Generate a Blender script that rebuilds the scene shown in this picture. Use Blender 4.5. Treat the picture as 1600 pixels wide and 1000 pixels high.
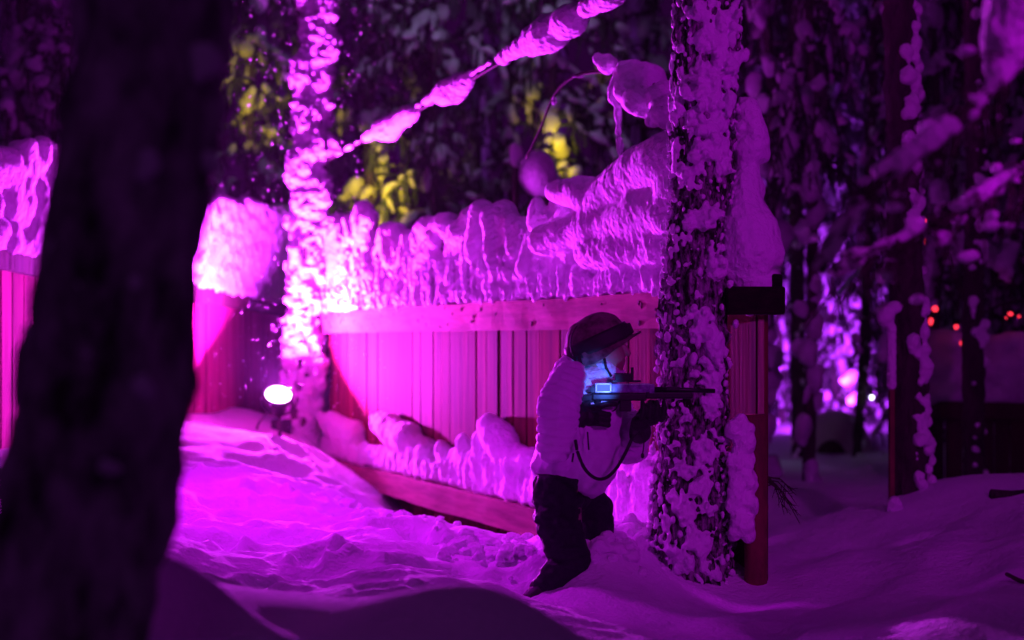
import bpy, math, numpy as np
from mathutils import Vector, Matrix
for o in list(bpy.data.objects): bpy.data.objects.remove(o)
SC = bpy.context.scene
COL = SC.collection
R = math.radians
rng = np.random.default_rng(7)
U = rng.uniform

# ------------------------------------------------------------------ camera, night sky, lights, exposure
F_PX, HY, CZ = 2222.0, 530.0, 1.2
cam = bpy.data.cameras.new('camera'); cam.lens = 50; cam.sensor_width = 36
cam.shift_y = 30 / 1600; cam.clip_start = .05; cam.clip_end = 400
cam.dof.use_dof = True; cam.dof.focus_distance = 6.35; cam.dof.aperture_fstop = 1.3
co = bpy.data.objects.new('camera', cam); COL.objects.link(co)
co.location = (0, 0, CZ); co.rotation_euler = (R(90), 0, 0); SC.camera = co
SC.view_settings.view_transform = 'Standard'; SC.view_settings.look = 'None'
SC.view_settings.exposure = 0; SC.view_settings.gamma = 1
SC.cycles.use_denoising = True
SC.cycles.max_bounces = 6; SC.cycles.sample_clamp_indirect = 4
w = bpy.data.worlds.new('World'); SC.world = w; w.use_nodes = True
w.node_tree.nodes['Background'].inputs[0].default_value = (.46, .02, .76, 1)
w.node_tree.nodes['Background'].inputs[1].default_value = .032

def at(px, py, Y): return ((px - 800) / F_PX * Y, Y, CZ + (HY - py) / F_PX * Y)
def look(o, d): o.rotation_euler = Vector(d).to_track_quat('-Z', 'Y').to_euler()
def light(name, kind, loc, power, color, aim=None, **kw):
    l = bpy.data.lights.new(name, kind); l.energy = power; l.color = color
    for k, v in kw.items(): setattr(l, k, v)
    o = bpy.data.objects.new(name, l); COL.objects.link(o); o.location = loc
    if aim is not None: look(o, Vector(aim) - Vector(loc))
    return o
LAMP = Vector(at(435, 617, 11.6)); LN = Vector((.18, -.62, .76)).normalized()
MAG = (.74, .030, 1.0)
light('flood_light_beam', 'AREA', LAMP + LN * .05, 1450, MAG, LAMP + LN * .05 + Vector((.12, -.46, .88)), shape='DISK', size=.15)
# second floodlight hidden from view by the foreground trunk, lights the snow hollow and the fence
# third magenta floodlight standing outside the frame on the right, turned at the big tree
light('second_flood_beam', 'SPOT', at(280, 200, 7.4), 240, (.72, .004, 1.0), (-1.0, 7.3, .2), spot_size=R(112), spot_blend=.9, shadow_soft_size=.2)
light('side_flood_beam', 'SPOT', (3.1, .7, 3.3), 430, (.68, .002, .90), (1.2, 6.6, 2.6), spot_size=R(58), spot_blend=.6, shadow_soft_size=.25)
light('front_fill', 'SUN', (0, 0, 8), .04, (.6, .2, .9), (-.5, 8, 1), angle=R(8))  # weak unseen fill from the camera side, added to lift trees and near trunk
light('forest_lamp_beam', 'SPOT', (-.3, 12.6, 5.8), 62, (.52, .48, .80), (-.4, 17, 3.2), spot_size=R(120), spot_blend=.9, shadow_soft_size=.3)
# coloured lamps among the trees behind the fence
YEL = (1.0, .70, .0)
light('yellow_lamp_beam', 'SPOT', at(600, 345, 13.4), 380, YEL, at(585, 285, 16), spot_size=R(30), spot_blend=.8, shadow_soft_size=.05)
light('yellow_lamp_beam', 'SPOT', at(385, 350, 13.6), 240, YEL, at(385, 150, 16), spot_size=R(24), spot_blend=.8, shadow_soft_size=.05)
light('yellow_lamp_beam', 'SPOT', at(850, 330, 13.4), 260, YEL, at(870, 215, 15.5), spot_size=R(22), spot_blend=.8, shadow_soft_size=.05)
light('violet_lamp_beam', 'SPOT', (4.05, 18.5, .3), 1300, (.48, .03, 1.0), at(1290, 470, 22), spot_size=R(120), spot_blend=.9, shadow_soft_size=.15)
light('path_lamp_beam', 'SPOT', at(1180, 590, 17), 10, (.45, .4, .9), at(1230, 740, 14.5), spot_size=R(50), spot_blend=.9, shadow_soft_size=.1)

# ------------------------------------------------------------------ helpers
def _h(ix, iy, iz):
    h = (ix.astype(np.uint32) * np.uint32(374761393) + iy.astype(np.uint32) * np.uint32(668265263) + iz.astype(np.uint32) * np.uint32(2246822519))
    h = (h ^ (h >> np.uint32(13))) * np.uint32(1274126177)
    h = h ^ (h >> np.uint32(16))
    return h.astype(np.float64) / 4294967295.0 * 2 - 1
def vn(p):
    p = np.asarray(p, float); i = np.floor(p).astype(np.int64); f = p - i; f = f * f * (3 - 2 * f); r = 0
    for a in (0, 1):
        for b in (0, 1):
            for c in (0, 1):
                wgt = (f[:, 0] if a else 1 - f[:, 0]) * (f[:, 1] if b else 1 - f[:, 1]) * (f[:, 2] if c else 1 - f[:, 2])
                r = r + wgt * _h(i[:, 0] + a, i[:, 1] + b, i[:, 2] + c)
    return r
def fbm(p, s=1.0, o=3, g=.5):
    p = np.asarray(p, float) * s; r = 0; a = 1
    for k in range(o): r = r + a * vn(p + k * 17.3); p = p * 2.03; a *= g
    return r
def ico(sub):
    import bmesh
    bm = bmesh.new(); bmesh.ops.create_icosphere(bm, subdivisions=sub, radius=1)
    V = np.array([v.co[:] for v in bm.verts]); F = np.array([[v.index for v in f.verts] for f in bm.faces]); bm.free(); return V, F
ICO = {s: ico(s) for s in (1, 2, 3)}
def blobs(items, sub=2, rot=None):
    """items: rows (x,y,z,rx,ry,rz); rot: optional list of 3x3"""
    A = np.array(items, float); T, F = ICO[sub]
    V = T[None] * A[:, None, 3:6]
    if rot is not None: V = np.einsum('nij,nmj->nmi', np.array(rot), V)
    V = V + A[:, None, :3]; n, m = V.shape[:2]
    return V.reshape(-1, 3), (F[None] + (np.arange(n) * m)[:, None, None]).reshape(-1, 3)
def chain(pts, rad, step=.3, yr=1.0):
    out = []; pts = [Vector(p) for p in pts]
    for k in range(len(pts) - 1):
        a, b = pts[k], pts[k + 1]; ra, rb = rad[k], rad[k + 1]
        n = max(2, int((b - a).length / (step * min(ra, rb))) + 1)
        for t in np.linspace(0, 1, n):
            p = a.lerp(b, t); r = ra + (rb - ra) * t
            out.append((p.x, p.y, p.z, r, r * yr, r))
    return out
def join(parts):
    V = []; F = []; n = 0
    for v, f in parts:
        V.append(v); F.append(np.asarray(f) + n); n += len(v)
    return np.vstack(V), F
def mesh_of(V, Fs, name='m'):
    me = bpy.data.meshes.new(name)
    if not isinstance(Fs, list): Fs = [Fs]
    Fs = [np.asarray(f) for f in Fs if len(f)]
    li = np.concatenate([f.ravel() for f in Fs]).astype(np.int32)
    tot = np.concatenate([np.full(len(f), f.shape[1]) for f in Fs]).astype(np.int32)
    st = np.concatenate([[0], np.cumsum(tot)[:-1]]).astype(np.int32)
    me.vertices.add(len(V)); me.vertices.foreach_set('co', np.asarray(V, np.float32).ravel())
    me.loops.add(len(li)); me.loops.foreach_set('vertex_index', li)
    me.polygons.add(len(tot)); me.polygons.foreach_set('loop_start', st); me.polygons.foreach_set('loop_total', tot)
    me.update(calc_edges=True); me.validate(); return me
def fuse(V, F, vox, smooth=2, disp=None):
    me = mesh_of(V, F); o = bpy.data.objects.new('t', me); COL.objects.link(o)
    m = o.modifiers.new('r', 'REMESH'); m.mode = 'VOXEL'; m.voxel_size = vox
    if smooth: s = o.modifiers.new('s', 'SMOOTH'); s.iterations = smooth; s.factor = .5
    dg = bpy.context.evaluated_depsgraph_get(); dg.update()
    out = bpy.data.meshes.new_from_object(o.evaluated_get(dg))
    bpy.data.objects.remove(o); bpy.data.meshes.remove(me)
    if disp: displace(out, disp)
    return out
def displace(me, fn):
    n = len(me.vertices); c = np.empty(n * 3, np.float32); me.vertices.foreach_get('co', c); c = c.reshape(-1, 3).astype(float)
    nn = np.empty(n * 3, np.float32); me.vertices.foreach_get('normal', nn); nn = nn.reshape(-1, 3).astype(float)
    d = fn(c, nn)
    c = c + (nn * d[:, None] if d.ndim == 1 else d)
    me.vertices.foreach_set('co', c.astype(np.float32).ravel()); me.update()
def arrays(me):
    V = np.empty(len(me.vertices) * 3, np.float32); me.vertices.foreach_get('co', V)
    F = np.array([p.vertices[:] for p in me.polygons if len(p.vertices) == 4]); return V.reshape(-1, 3).astype(float), [F]
def obj(name, me, mat=None, parent=None, smooth=True):
    if isinstance(me, tuple): me = mesh_of(*me)
    me.name = name
    if mat is not None:
        me.materials.clear()
        for m in (mat if isinstance(mat, (list, tuple)) else [mat]): me.materials.append(m)
    me.polygons.foreach_set('use_smooth', [smooth] * len(me.polygons))
    o = bpy.data.objects.new(name, me); COL.objects.link(o)
    if parent is not None:
        o.parent = parent
        if parent.matrix_parent_inverse is not None:
            o.matrix_parent_inverse = WM(parent).inverted()
    return o
def WM(o):
    m = Matrix.LocRotScale(o.location, o.rotation_euler, o.scale)
    return m if o.parent is None else WM(o.parent) @ o.matrix_parent_inverse @ m
def tag(o, label=None, cat=None, group=None, kind=None):
    for k, v in (('label', label), ('category', cat), ('group', group), ('kind', kind)):
        if v: o[k] = v
    return o
def thing(name, loc, label, cat, group=None):
    o = bpy.data.objects.new(name, None); COL.objects.link(o); o.location = loc; o.empty_display_size = .1
    return tag(o, label, cat, group)
def copy_tree(o, parent=None):
    c = o.copy(); COL.objects.link(c)
    if parent is not None: c.parent = parent; c.matrix_parent_inverse = o.matrix_parent_inverse.copy()
    for ch in [x for x in bpy.data.objects if x.parent == o]: copy_tree(ch, c)
    return c
def box(c, s, M=None):
    x, y, z = [v / 2 for v in s]
    V = np.array([(a * x, b * y, d * z) for a in (-1, 1) for b in (-1, 1) for d in (-1, 1)], float)
    if M is not None: V = V @ np.array(M).T
    F = np.array([(0, 1, 3, 2), (4, 6, 7, 5), (0, 4, 5, 1), (2, 3, 7, 6), (0, 2, 6, 4), (1, 5, 7, 3)])
    return V + np.array(c), F
def bevel(o, wd=.004, seg=2):
    m = o.modifiers.new('b', 'BEVEL'); m.width = wd; m.segments = seg; m.limit_method = 'ANGLE'; return o
def tube(pts, rad, n=8, closed=True):
    pts = [Vector(p) for p in pts]; V = []; F = []
    if not hasattr(rad, '__len__'): rad = [rad] * len(pts)
    for i, p in enumerate(pts):
        t = (pts[min(i + 1, len(pts) - 1)] - pts[max(i - 1, 0)]).normalized()
        a = t.cross(Vector((0, 0, 1)) if abs(t.z) < .9 else Vector((0, 1, 0))).normalized(); b = t.cross(a)
        for k in range(n):
            an = 2 * math.pi * k / n; V.append(p + (a * math.cos(an) + b * math.sin(an)) * rad[i])
    for i in range(len(pts) - 1):
        for k in range(n): F.append((i * n + k, (i + 1) * n + k, (i + 1) * n + (k + 1) % n, i * n + (k + 1) % n))
    V = np.array([v[:] for v in V]); m = len(V)
    V = np.vstack([V, [pts[0][:]], [pts[-1][:]]])
    for k in range(n):
        F.append((m, m, k, (k + 1) % n)[1:] + (m,)) if False else None
    T = [(m, k, (k + 1) % n) for k in range(n)] + [(m + 1, (len(pts) - 1) * n + (k + 1) % n, (len(pts) - 1) * n + k) for k in range(n)]
    return V, [np.array([f for f in F if f]), np.array(T)]
def spline(pts, n=24):
    P = [Vector(p) for p in pts]; P = [P[0] * 2 - P[1]] + P + [P[-1] * 2 - P[-2]]; out = []
    for i in range(1, len(P) - 2):
        for t in np.linspace(0, 1, n, endpoint=(i == len(P) - 3)):
            a, b, c, d = P[i - 1:i + 3]
            out.append(.5 * ((2 * b) + (c - a) * t + (2 * a - 5 * b + 4 * c - d) * t * t + (3 * b - a - 3 * c + d) * t ** 3))
    return out
def merge(*ms):
    V = []; F = {}; n = 0
    for v, f in ms:
        fs = f if isinstance(f, list) else [f]
        for q in fs:
            q = np.asarray(q)
            if len(q): F.setdefault(q.shape[1], []).append(q + n)
        V.append(np.asarray(v)); n += len(v)
    return np.vstack(V), [np.vstack(x) for x in F.values()]

# ------------------------------------------------------------------ materials
def material(name, col, col2=None, rough=.7, nscale=8, stretch=(1, 1, 1), bump=0, bscale=40, bdist=.01, island=0, metal=0, emit=None, estr=0, spec=.5, sheen=0, bstretch=None, detail=6):
    m = bpy.data.materials.new(name); m.use_nodes = True; nt = m.node_tree; N = nt.nodes; L = nt.links
    b = N['Principled BSDF']; b.inputs['Roughness'].default_value = rough; b.inputs['Metallic'].default_value = metal
    b.inputs['Specular IOR Level'].default_value = spec
    b.inputs['Base Color'].default_value = (*col, 1)
    tc = N.new('ShaderNodeTexCoord')
    mp = N.new('ShaderNodeMapping'); mp.inputs['Scale'].default_value = stretch; L.new(tc.outputs['Object'], mp.inputs['Vector'])
    if col2 is not None:
        n = N.new('ShaderNodeTexNoise'); n.inputs['Scale'].default_value = nscale; n.inputs['Detail'].default_value = detail; n.inputs['Roughness'].default_value = .65
        L.new(mp.outputs[0], n.inputs['Vector'])
        r = N.new('ShaderNodeValToRGB'); r.color_ramp.elements[0].position = .35; r.color_ramp.elements[1].position = .68
        r.color_ramp.elements[0].color = (*col, 1); r.color_ramp.elements[1].color = (*col2, 1)
        L.new(n.outputs['Fac'], r.inputs['Fac']); out = r.outputs['Color']
        if island:
            g = N.new('ShaderNodeNewGeometry'); mr = N.new('ShaderNodeMapRange'); mr.inputs['To Min'].default_value = 1 - island; mr.inputs['To Max'].default_value = 1 + island * .6
            L.new(g.outputs['Random Per Island'], mr.inputs['Value'])
            mx = N.new('ShaderNodeVectorMath'); mx.operation = 'SCALE'; L.new(out, mx.inputs[0]); L.new(mr.outputs[0], mx.inputs['Scale']); out = mx.outputs[0]
        L.new(out, b.inputs['Base Color'])
    if bump:
        n = N.new('ShaderNodeTexNoise'); n.inputs['Scale'].default_value = bscale; n.inputs['Detail'].default_value = 5
        mp2 = N.new('ShaderNodeMapping'); mp2.inputs['Scale'].default_value = bstretch or stretch; L.new(tc.outputs['Object'], mp2.inputs['Vector'])
        L.new(mp2.outputs[0], n.inputs['Vector'])
        bp = N.new('ShaderNodeBump'); bp.inputs['Strength'].default_value = bump; bp.inputs['Distance'].default_value = bdist
        L.new(n.outputs['Fac'], bp.inputs['Height']); L.new(bp.outputs[0], b.inputs['Normal'])
    if emit: b.inputs['Emission Color'].default_value = (*emit, 1); b.inputs['Emission Strength'].default_value = estr
    if sheen: b.inputs['Sheen Weight'].default_value = sheen
    return m
SNOW = material('snow', (.80, .82, .86), (.86, .87, .9), .95, 5, bump=1, bscale=34, bdist=.022, spec=.08)
SNOWG = material('snow_ground', (.78, .8, .84), (.86, .87, .9), .95, 3, bump=.8, bscale=45, bdist=.014, spec=.06)
SNOWF = material('snow_far', (.40, .40, .45), (.72, .72, .78), .7, 3)  # greyer than the near snow; the forest's dimness is put into the colour
BARK = material('bark', (.018, .012, .012), (.07, .05, .046), .85, 9, (1, 1, .35), bump=1, bscale=26, bdist=.05, bstretch=(1, 1, .3))
WOOD = material('weathered_boards', (.045, .010, .010), (.16, .030, .032), .85, 9, (1, 1, .05), bump=.35, bscale=40, bdist=.01, island=.4, spec=.12, detail=4)
LITWOOD = material('lit_red_boards', (.24, .03, .10), (.50, .07, .20), .85, 12, (1, 1, .05), bump=.6, bscale=40, bdist=.006, island=.3, spec=.1)  # redder left boards, lightened: strong lamp light is put into their colour
BEAM = material('rail_wood', (.15, .06, .065), (.36, .16, .16), .85, 5, (.25, .25, 2.2), bump=.6, bscale=16, bdist=.008, bstretch=(.3, .3, 2), spec=.12)
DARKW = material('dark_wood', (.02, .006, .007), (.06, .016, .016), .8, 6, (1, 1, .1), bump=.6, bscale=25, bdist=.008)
REDW = material('red_wood', (.10, .012, .02), (.22, .035, .045), .8, 12, (1, 1, .4), bump=.6, bscale=40, bdist=.006)
FROST = material('frosted_bark', (.016, .011, .012), (.42, .38, .42), .9, 30, (1, 1, .45), bump=1, bscale=30, bdist=.05, bstretch=(1, 1, .35), spec=.1)
FROST.node_tree.nodes['Color Ramp'].color_ramp.elements[0].position = .43; FROST.node_tree.nodes['Color Ramp'].color_ramp.elements[1].position = .60
FROSTN = material('frosty_near_bark', (.06, .045, .05), (.62, .56, .62), .9, 12, (1, 1, .5), bump=.7, bscale=14, bdist=.04, bstretch=(1, 1, .4), spec=.1)
NEEDLE = material('needles', (.02, .03, .018), (.05, .07, .04), .8, 4)
TWIG = material('twig', (.03, .02, .018), (.07, .05, .04), .85, 20)

# ------------------------------------------------------------------ ground
G = [(245,923,3.1),(300,895,3.2),(350,901,3.3),(400,960,3.4),(430,994,3.45),(470,984,3.5),(520,960,3.5),(620,932,3.6),(740,912,3.6),(800,928,3.6),(850,995,3.45),(890,1074,3.3),
     (430,940,5.2),(430,900,5.7),(430,860,6.3),(430,820,7),(430,760,8.2),(430,700,10),(400,684,11.3),(330,900,4.6),(520,945,4.6),(620,940,4.6),(740,945,4.6),
     (620,905,5.2),(620,860,6.2),(620,825,7.1),(557,747,10.8),(596,787,9.3),(636,811,8.6),(692,805,8.0),(748,822,7.4),(776,843,7.1),(782,868,6.8),
     (560,800,8),(500,740,9.4),(500,700,10.8),(700,840,7),(700,900,5.6),(780,915,5.7),
     (809,857,6.75),(838,830,6.8),(830,860,6.6),(944,826,6.6),(985,806,6.8),(955,835,6.32),(930,875,6.12),(1000,890,6.15),(905,905,6.0),(880,932,5.95),(835,958,5.95),(790,930,6.2),
     (900,965,5.5),(1000,960,5.6),(1000,1000,5.1),(920,1000,4.9),(1030,900,6.3),(1080,930,6.2),(1120,925,6.25),(1160,950,6.1),(1195,925,6.3),(1200,965,5.6),
     (1300,1000,5),(1250,885,6.8),(1290,850,8),(1210,745,13),(1200,728,15),(1300,760,12),(1300,802,10),(1380,862,7.6),(1400,858,7.4),
     (1452,772,8.3),(1490,745,8.6),(1550,772,8.0),(1640,790,7.6),(1500,850,6.6),(1620,900,5.6),(1500,950,5),(1640,1000,4.3),(1400,925,6),(1400,1000,4.6),
     (300,800,7),(270,850,5.6),(300,700,9.5),(330,655,11.3),(380,642,12.6),(480,690,12.0)]
P = [at(*g) for g in G] + [(x, y * .88, .36) for x, y, z in [at(*g) for g in G[:12]]] + [at(1000,1000,4.2)[:2] + (.05,)] + [(0,0,-.1),(-3,0,0),(3,0,0),(0,2,.0),(-1,2.2,.05),(-3,2.6,.2),(1.2,2.2,.0),(3,3,.25),(-.75,2.55,.2),(-.3,2.75,.2),(.2,2.75,.15),(.094,8.8,-.36),(.0,8.4,-.3),(.05,7.8,-.2),(-.2,9.0,-.38),(-.3,9.3,-.38),(-.5,9.8,-.32),(-.6,10.2,-.24),(-.9,10.8,-.04),
     (-1.5,12.1,.2),(.55,7.85,.14),(.75,7.35,.12),(-3.6,6,.6),(-5,9,.6),(-8,4,.8),(-9,12,.6),(-3,14,.5),(-1.5,15,.3),(1.5,11,.1),(0,14,.1),(2.2,18,-.1),(4.2,17,-.15),(8,16,.1),
     (6,9,.6),(8,6,.7),(9,2,.8),(5,3,.5),(-6,22,0),(0,22,0),(5,24,0),(10,24,.1),(-12,20,.3),(14,12,.6),(-14,2,.8),(0,40,0),(-14,40,.3),(14,40,.3),(-14,-4,.8),(14,-4,.8),(4.2,12,.0),(5,12,.05)]
P = np.array(P)
def phi(d): return np.sqrt(d * d + .03)
A = phi(np.linalg.norm(P[:, None, :2] - P[None, :, :2], axis=2)) + np.eye(len(P)) * -.02
wr = np.linalg.lstsq(np.block([[A, np.ones((len(P), 1))], [np.ones((1, len(P))), np.zeros((1, 1))]]), np.append(P[:, 2], 0), rcond=None)[0]
def hbase(x, y):
    q = np.stack([x, y], -1); out = np.zeros(len(q))
    for i in range(0, len(q), 20000):
        s = q[i:i + 20000]; out[i:i + 20000] = phi(np.linalg.norm(s[:, None] - P[None, :, :2], axis=2)) @ wr[:-1] + wr[-1]
    return out
def ground(x, y):
    x = np.atleast_1d(np.asarray(x, float)); y = np.atleast_1d(np.asarray(y, float))
    z = hbase(x, y); q = np.stack([x, y, x * 0], -1)
    rough = np.exp(-((x + 1.0) ** 2 / 1.8 + (y - 7.8) ** 2 / 12)) ; churn = np.exp(-((x - .05) ** 2 / .05 + (y - 6.45) ** 2 / .25))
    near = np.clip((y - 3.9) / .8, 0, 1)
    a = fbm(q * [1, .8, 1], 2.2, 3)
    rid = 1 - np.abs(fbm(q * [1.0, .75, 1] + 5, 3.2, 2))
    z += near * (.022 * a + rough * (.024 * (rid - .6) + .032 * fbm(q + 9, 5, 3, .55) + .05 * fbm(q + 2, 1.3, 1) + .06 * np.clip((y - 6.8) / 1.5, 0, 1) * fbm(q + 31, 1.9, 2)) + churn * .045 * fbm(q + 3, 9, 3) + .004 * fbm(q, 14, 2))
    z += .012 * fbm(q, 1.1, 2) * (1 - near)
    # slight drift lines on the slope at the right, boot holes trodden at the left
    z += .018 * np.exp(-((x - 1.9) ** 2 / 1.2 + (y - 6.3) ** 2 / 4)) * np.sin((x * .9 - y * .45) * 14 + a)
    for hx, hy, hr, hd in HOLES: 
        d = np.hypot(x - hx, (y - hy) * .8) / hr; z += -hd * np.exp(-d ** 4) + hd * .35 * np.exp(-(d - 1.25) ** 2 * 9)
    return z
HOLES = [(U(-2.0, -.2), U(4.8, 10.8), U(.06, .15), U(.03, .085)) for _ in range(64)] + [(.98, 5.3, .1, .03), (2.2, 7.5, .15, .04), (1.6, 8.4, .14, .03)]
def axis(segs):
    out = []
    for a, b, st in segs: out += list(np.arange(a, b, st))
    return np.array(out + [segs[-1][1]])
gx = axis([(-16, -3.4, .25), (-3.4, -1.9, .06), (-1.9, 2.2, .0225), (2.2, 4.2, .05), (4.2, 16, .3)])
gy = axis([(-3, 1.6, .3), (1.6, 4.2, .04), (4.2, 9.2, .0225), (9.2, 13, .05), (13, 20, .15), (20, 60, 1.0)])
X, Y = np.meshgrid(gx, gy); Z = ground(X.ravel(), Y.ravel())
nx, ny = len(gx), len(gy); idx = np.arange(nx * ny).reshape(ny, nx)
Fq = np.stack([idx[:-1, :-1], idx[:-1, 1:], idx[1:, 1:], idx[1:, :-1]], -1).reshape(-1, 4)
_Z2 = Z.reshape(ny, nx)
def GZ(x, y): i = min(np.searchsorted(gx, x), nx - 1); j = min(np.searchsorted(gy, y), ny - 1); return _Z2[j, i]
tag(obj('snow_ground', (np.stack([X.ravel(), Y.ravel(), Z], -1), Fq), SNOWG), kind='structure')
print('ground', nx * ny)

# ------------------------------------------------------------------ main fence
E = np.array([.4272, -.9041, 0]); NN = np.array([-.9041, -.4272, 0]); A0 = np.array([-1.57, 12.22, 0]); FL = 6.36
def fw(s, o, z): return A0 + E * s + NN * o + np.array([0, 0, z])
ROT = np.stack([E, NN, [0, 0, 1]], 1)
def s_of(px): return (12.22 - 4.205 / ((px - 800) / F_PX + .4725)) * 1.106
def Y_of(px): return 4.205 / ((px - 800) / F_PX + .4725)
def z_of(px, py): return CZ + (HY - py) / F_PX * Y_of(px)
fence = thing('board_fence', fw(3, 0, -.1), 'long fence of upright weathered boards lit pink behind the crouching person', 'fence')
def boards(fwf, length, z0, z1, wmin=.15, wmax=.27, th=.022, jag=.0, Rm=None):
    ms = []; s = 0
    while s < length:
        wd = min(U(wmin, wmax), length - s + .02); gap = U(.005, .010) if U() < .5 else U(.016, .032)
        zt = z1 + U(-jag, jag); m = np.array([[1, U(-.004, .004), U(-.006, .006)], [0, 1, 0], [0, 0, 1]])
        v, f = box((0, 0, 0), (wd - gap, th, zt - z0)); v = v @ m
        v[:, 1] += v[:, 0] * U(-.05, .05)
        v = v @ (ROT if Rm is None else Rm).T + fwf(s + wd / 2, U(-.004, .004), (z0 + zt) / 2)
        ms.append((v, f)); s += wd
    return merge(*ms)
obj('boards', boards(fw, FL, -.45, 1.70, jag=.05), WOOD, fence, False)
def rail(fwf, s0, s1, o, z0, z1, th, Rm, seed=0, n=70, amp=.006):
    ss = np.linspace(s0, s1, n); V = []
    prof = [(-th/2, z0), (-th/2, (z0+z1)/2), (-th/2, z1), (0, z1), (th/2, z1), (th/2, z0*.67+z1*.33), (th/2, z0*.33+z1*.67), (th/2, z0), (0, z0)]
    prof = [(-th/2, z0), (-th/2, z1), (th/2, z1), (th/2, z0*.33+z1*.67), (th/2, z0*.67+z1*.33), (th/2, z0)]
    for s in ss:
        for (oo, z) in prof: V.append(fwf(s, o + oo, z))
    V = np.array(V); V += np.stack([fbm(V + seed, 3, 3), fbm(V + seed + 7, 3, 3), fbm(V + seed + 3, 2, 3)], -1) * amp
    k = len(prof); F = [(i*k+j, i*k+(j+1) % k, (i+1)*k+(j+1) % k, (i+1)*k+j) for i in range(n-1) for j in range(k)]
    caps = np.array([list(range(k))[::-1], [(n-1)*k+j for j in range(k)]])
    return V, [np.array(F), caps]
obj('bottom_rail', rail(fw, .35, FL - .25, .12, .05, .215, .12, ROT, 5), BEAM, fence, False)
for s in (.05, FL + .02):
    V, Fs = tube([fw(s, .06 if s > 1 else -.1, z) + np.array([U(-.006, .006), 0, 0]) for z in np.linspace(-.5, 1.31 if s < 1 else .86, 14)], .052 if s > 1 else .06, 12)
    obj('post', (V, Fs), REDW if s > 1 else WOOD, fence)
V, Fs = tube([at(px, py, 6.42) for px, py in ((1118, 462), (1150, 464), (1190, 463), (1224, 460))], [.078, .08, .078, .072], 8)
SHADEW = material('shaded_wood', (.006, .003, .004), (.02, .008, .01), .9, 12, (1, 1, 3), bump=.8, bscale=40, bdist=.01, spec=.08)  # near-black because the shade on the beam end is put into its colour
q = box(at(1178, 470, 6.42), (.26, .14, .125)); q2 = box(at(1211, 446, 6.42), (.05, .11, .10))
o = obj('end_beam', merge(q, q2), SHADEW, fence, False); bevel(o, .012)
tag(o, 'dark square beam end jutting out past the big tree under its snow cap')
# knots / nail heads on top rail
ms = []
for k in range(46):
    s = U(.1, 5.8); v, f = blobs([(0, 0, 0, U(.006, .016), .006, U(.006, .02))], 1); ms.append((v @ ROT.T + fw(s, .073, U(1.275, 1.42)), f))
rv = rail(fw, -.02, FL - .4, .045, 1.255, 1.435, .055, ROT); me = mesh_of(*merge(rv, *ms)); nv = len(rv[0])
mi = [0 if p.vertices[0] < nv else 1 for p in me.polygons]; o = obj('top_rail', me, [BEAM, DARKW], fence, False); o.data.polygons.foreach_set('material_index', mi)

# snow caked on the upper boards, one fused mass
TOP = [(505,340),(530,330),(560,322),(590,335),(620,352),(650,350),(680,340),(720,345),(735,330),(750,314),(790,322),(815,338),(835,322),(850,330),(860,300),(900,292),(950,290),(980,262),(1010,240),(1040,225),(1080,215),(1130,240),(1190,300)]
def interp(T, px): return np.interp(px, [t[0] for t in T], [t[1] for t in T])
def px_of(s):
    Yv = 12.22 - s / 1.106; return ((4.205 - .4725 * Yv) / Yv) * F_PX + 800
B = []
s = .02
while s < 6.2:
    px = px_of(s); zt = z_of(px, interp(TOP, px)); zt2 = 1.44 + (zt - 1.44) * (.74 + .16 * math.sin(s * 9) + .1 * math.sin(s * 23 + 1)); z = 1.46
    while z < zt2:
        f = (z - 1.44) / max(zt - 1.44, .1); r = .06 + .03 * f
        p = fw(s + U(-.02, .02), -.02 + .02 * f, z); B.append((*p, r * .9, r * .8, r * .9)); z += .06
    s += .05
def sausage(px0, py0, r0, o0, px1, py1, r1, o1, Yf=Y_of, n=7, fl=.9):
    for t in np.linspace(0, 1, n):
        px, py, r, o = px0 + (px1 - px0) * t, py0 + (py1 - py0) * t, r0 + (r1 - r0) * t, o0 + (o1 - o0) * t
        Yv = Yf(px); sc = Yv / F_PX; r *= 1 + .06 * math.sin(t * 5 + px0); B.append((*at(px, py, Yv - o), r * sc * .95, max(.055, r * sc * 1.1), r * sc * fl))
B0 = B; B = []
for a in [(548,345,13,.05,556,372,16,.06),(578,338,16,.10,566,395,14,.08),(606,362,15,.08,612,410,13,.10),(640,372,15,.06,632,420,12,.10),(668,360,17,.18,700,352,20,.12),(680,372,16,.2,656,420,13,.14),(718,362,20,.10,735,372,14,.06),
          (752,330,19,.16,742,400,15,.16),(770,340,20,.12,778,420,16,.12),(800,348,17,.06,808,390,17,.08),(832,368,14,.06,822,420,13,.12),(840,316,10,.16,836,352,12,.14),(856,335,13,.06,850,360,14,.05),
          (868,298,17,.26,905,303,26,.18),(905,303,26,.18,950,320,36,.10),(850,376,22,.24,890,362,30,.16),(890,362,30,.16,950,350,36,.08),(935,322,34,.10,975,292,40,.09),(975,292,40,.09,1010,270,48,.08),(1010,270,48,.08,1070,250,56,.07),(960,350,40,.08,1060,330,52,.06),
          (985,312,12,.27,998,330,16,.27),(998,330,16,.27,1045,345,20,.24),(930,390,34,.07,1040,385,36,.07),(1130,280,40,.04,1150,340,34,.04),(1070,300,50,.05,1130,320,40,.05),
          (642,440,10,.08,638,466,10,.08),(905,425,16,.11,905,452,13,.09)]: sausage(*a, n=int(12 + abs(a[4] - a[0]) * .7))
V, F = blobs(B0 + B, 2); PIL = arrays(fuse(V, F, .014, 26, lambda c, n: .014 + .012 * fbm(c, 3.2, 2))); B = []
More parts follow.
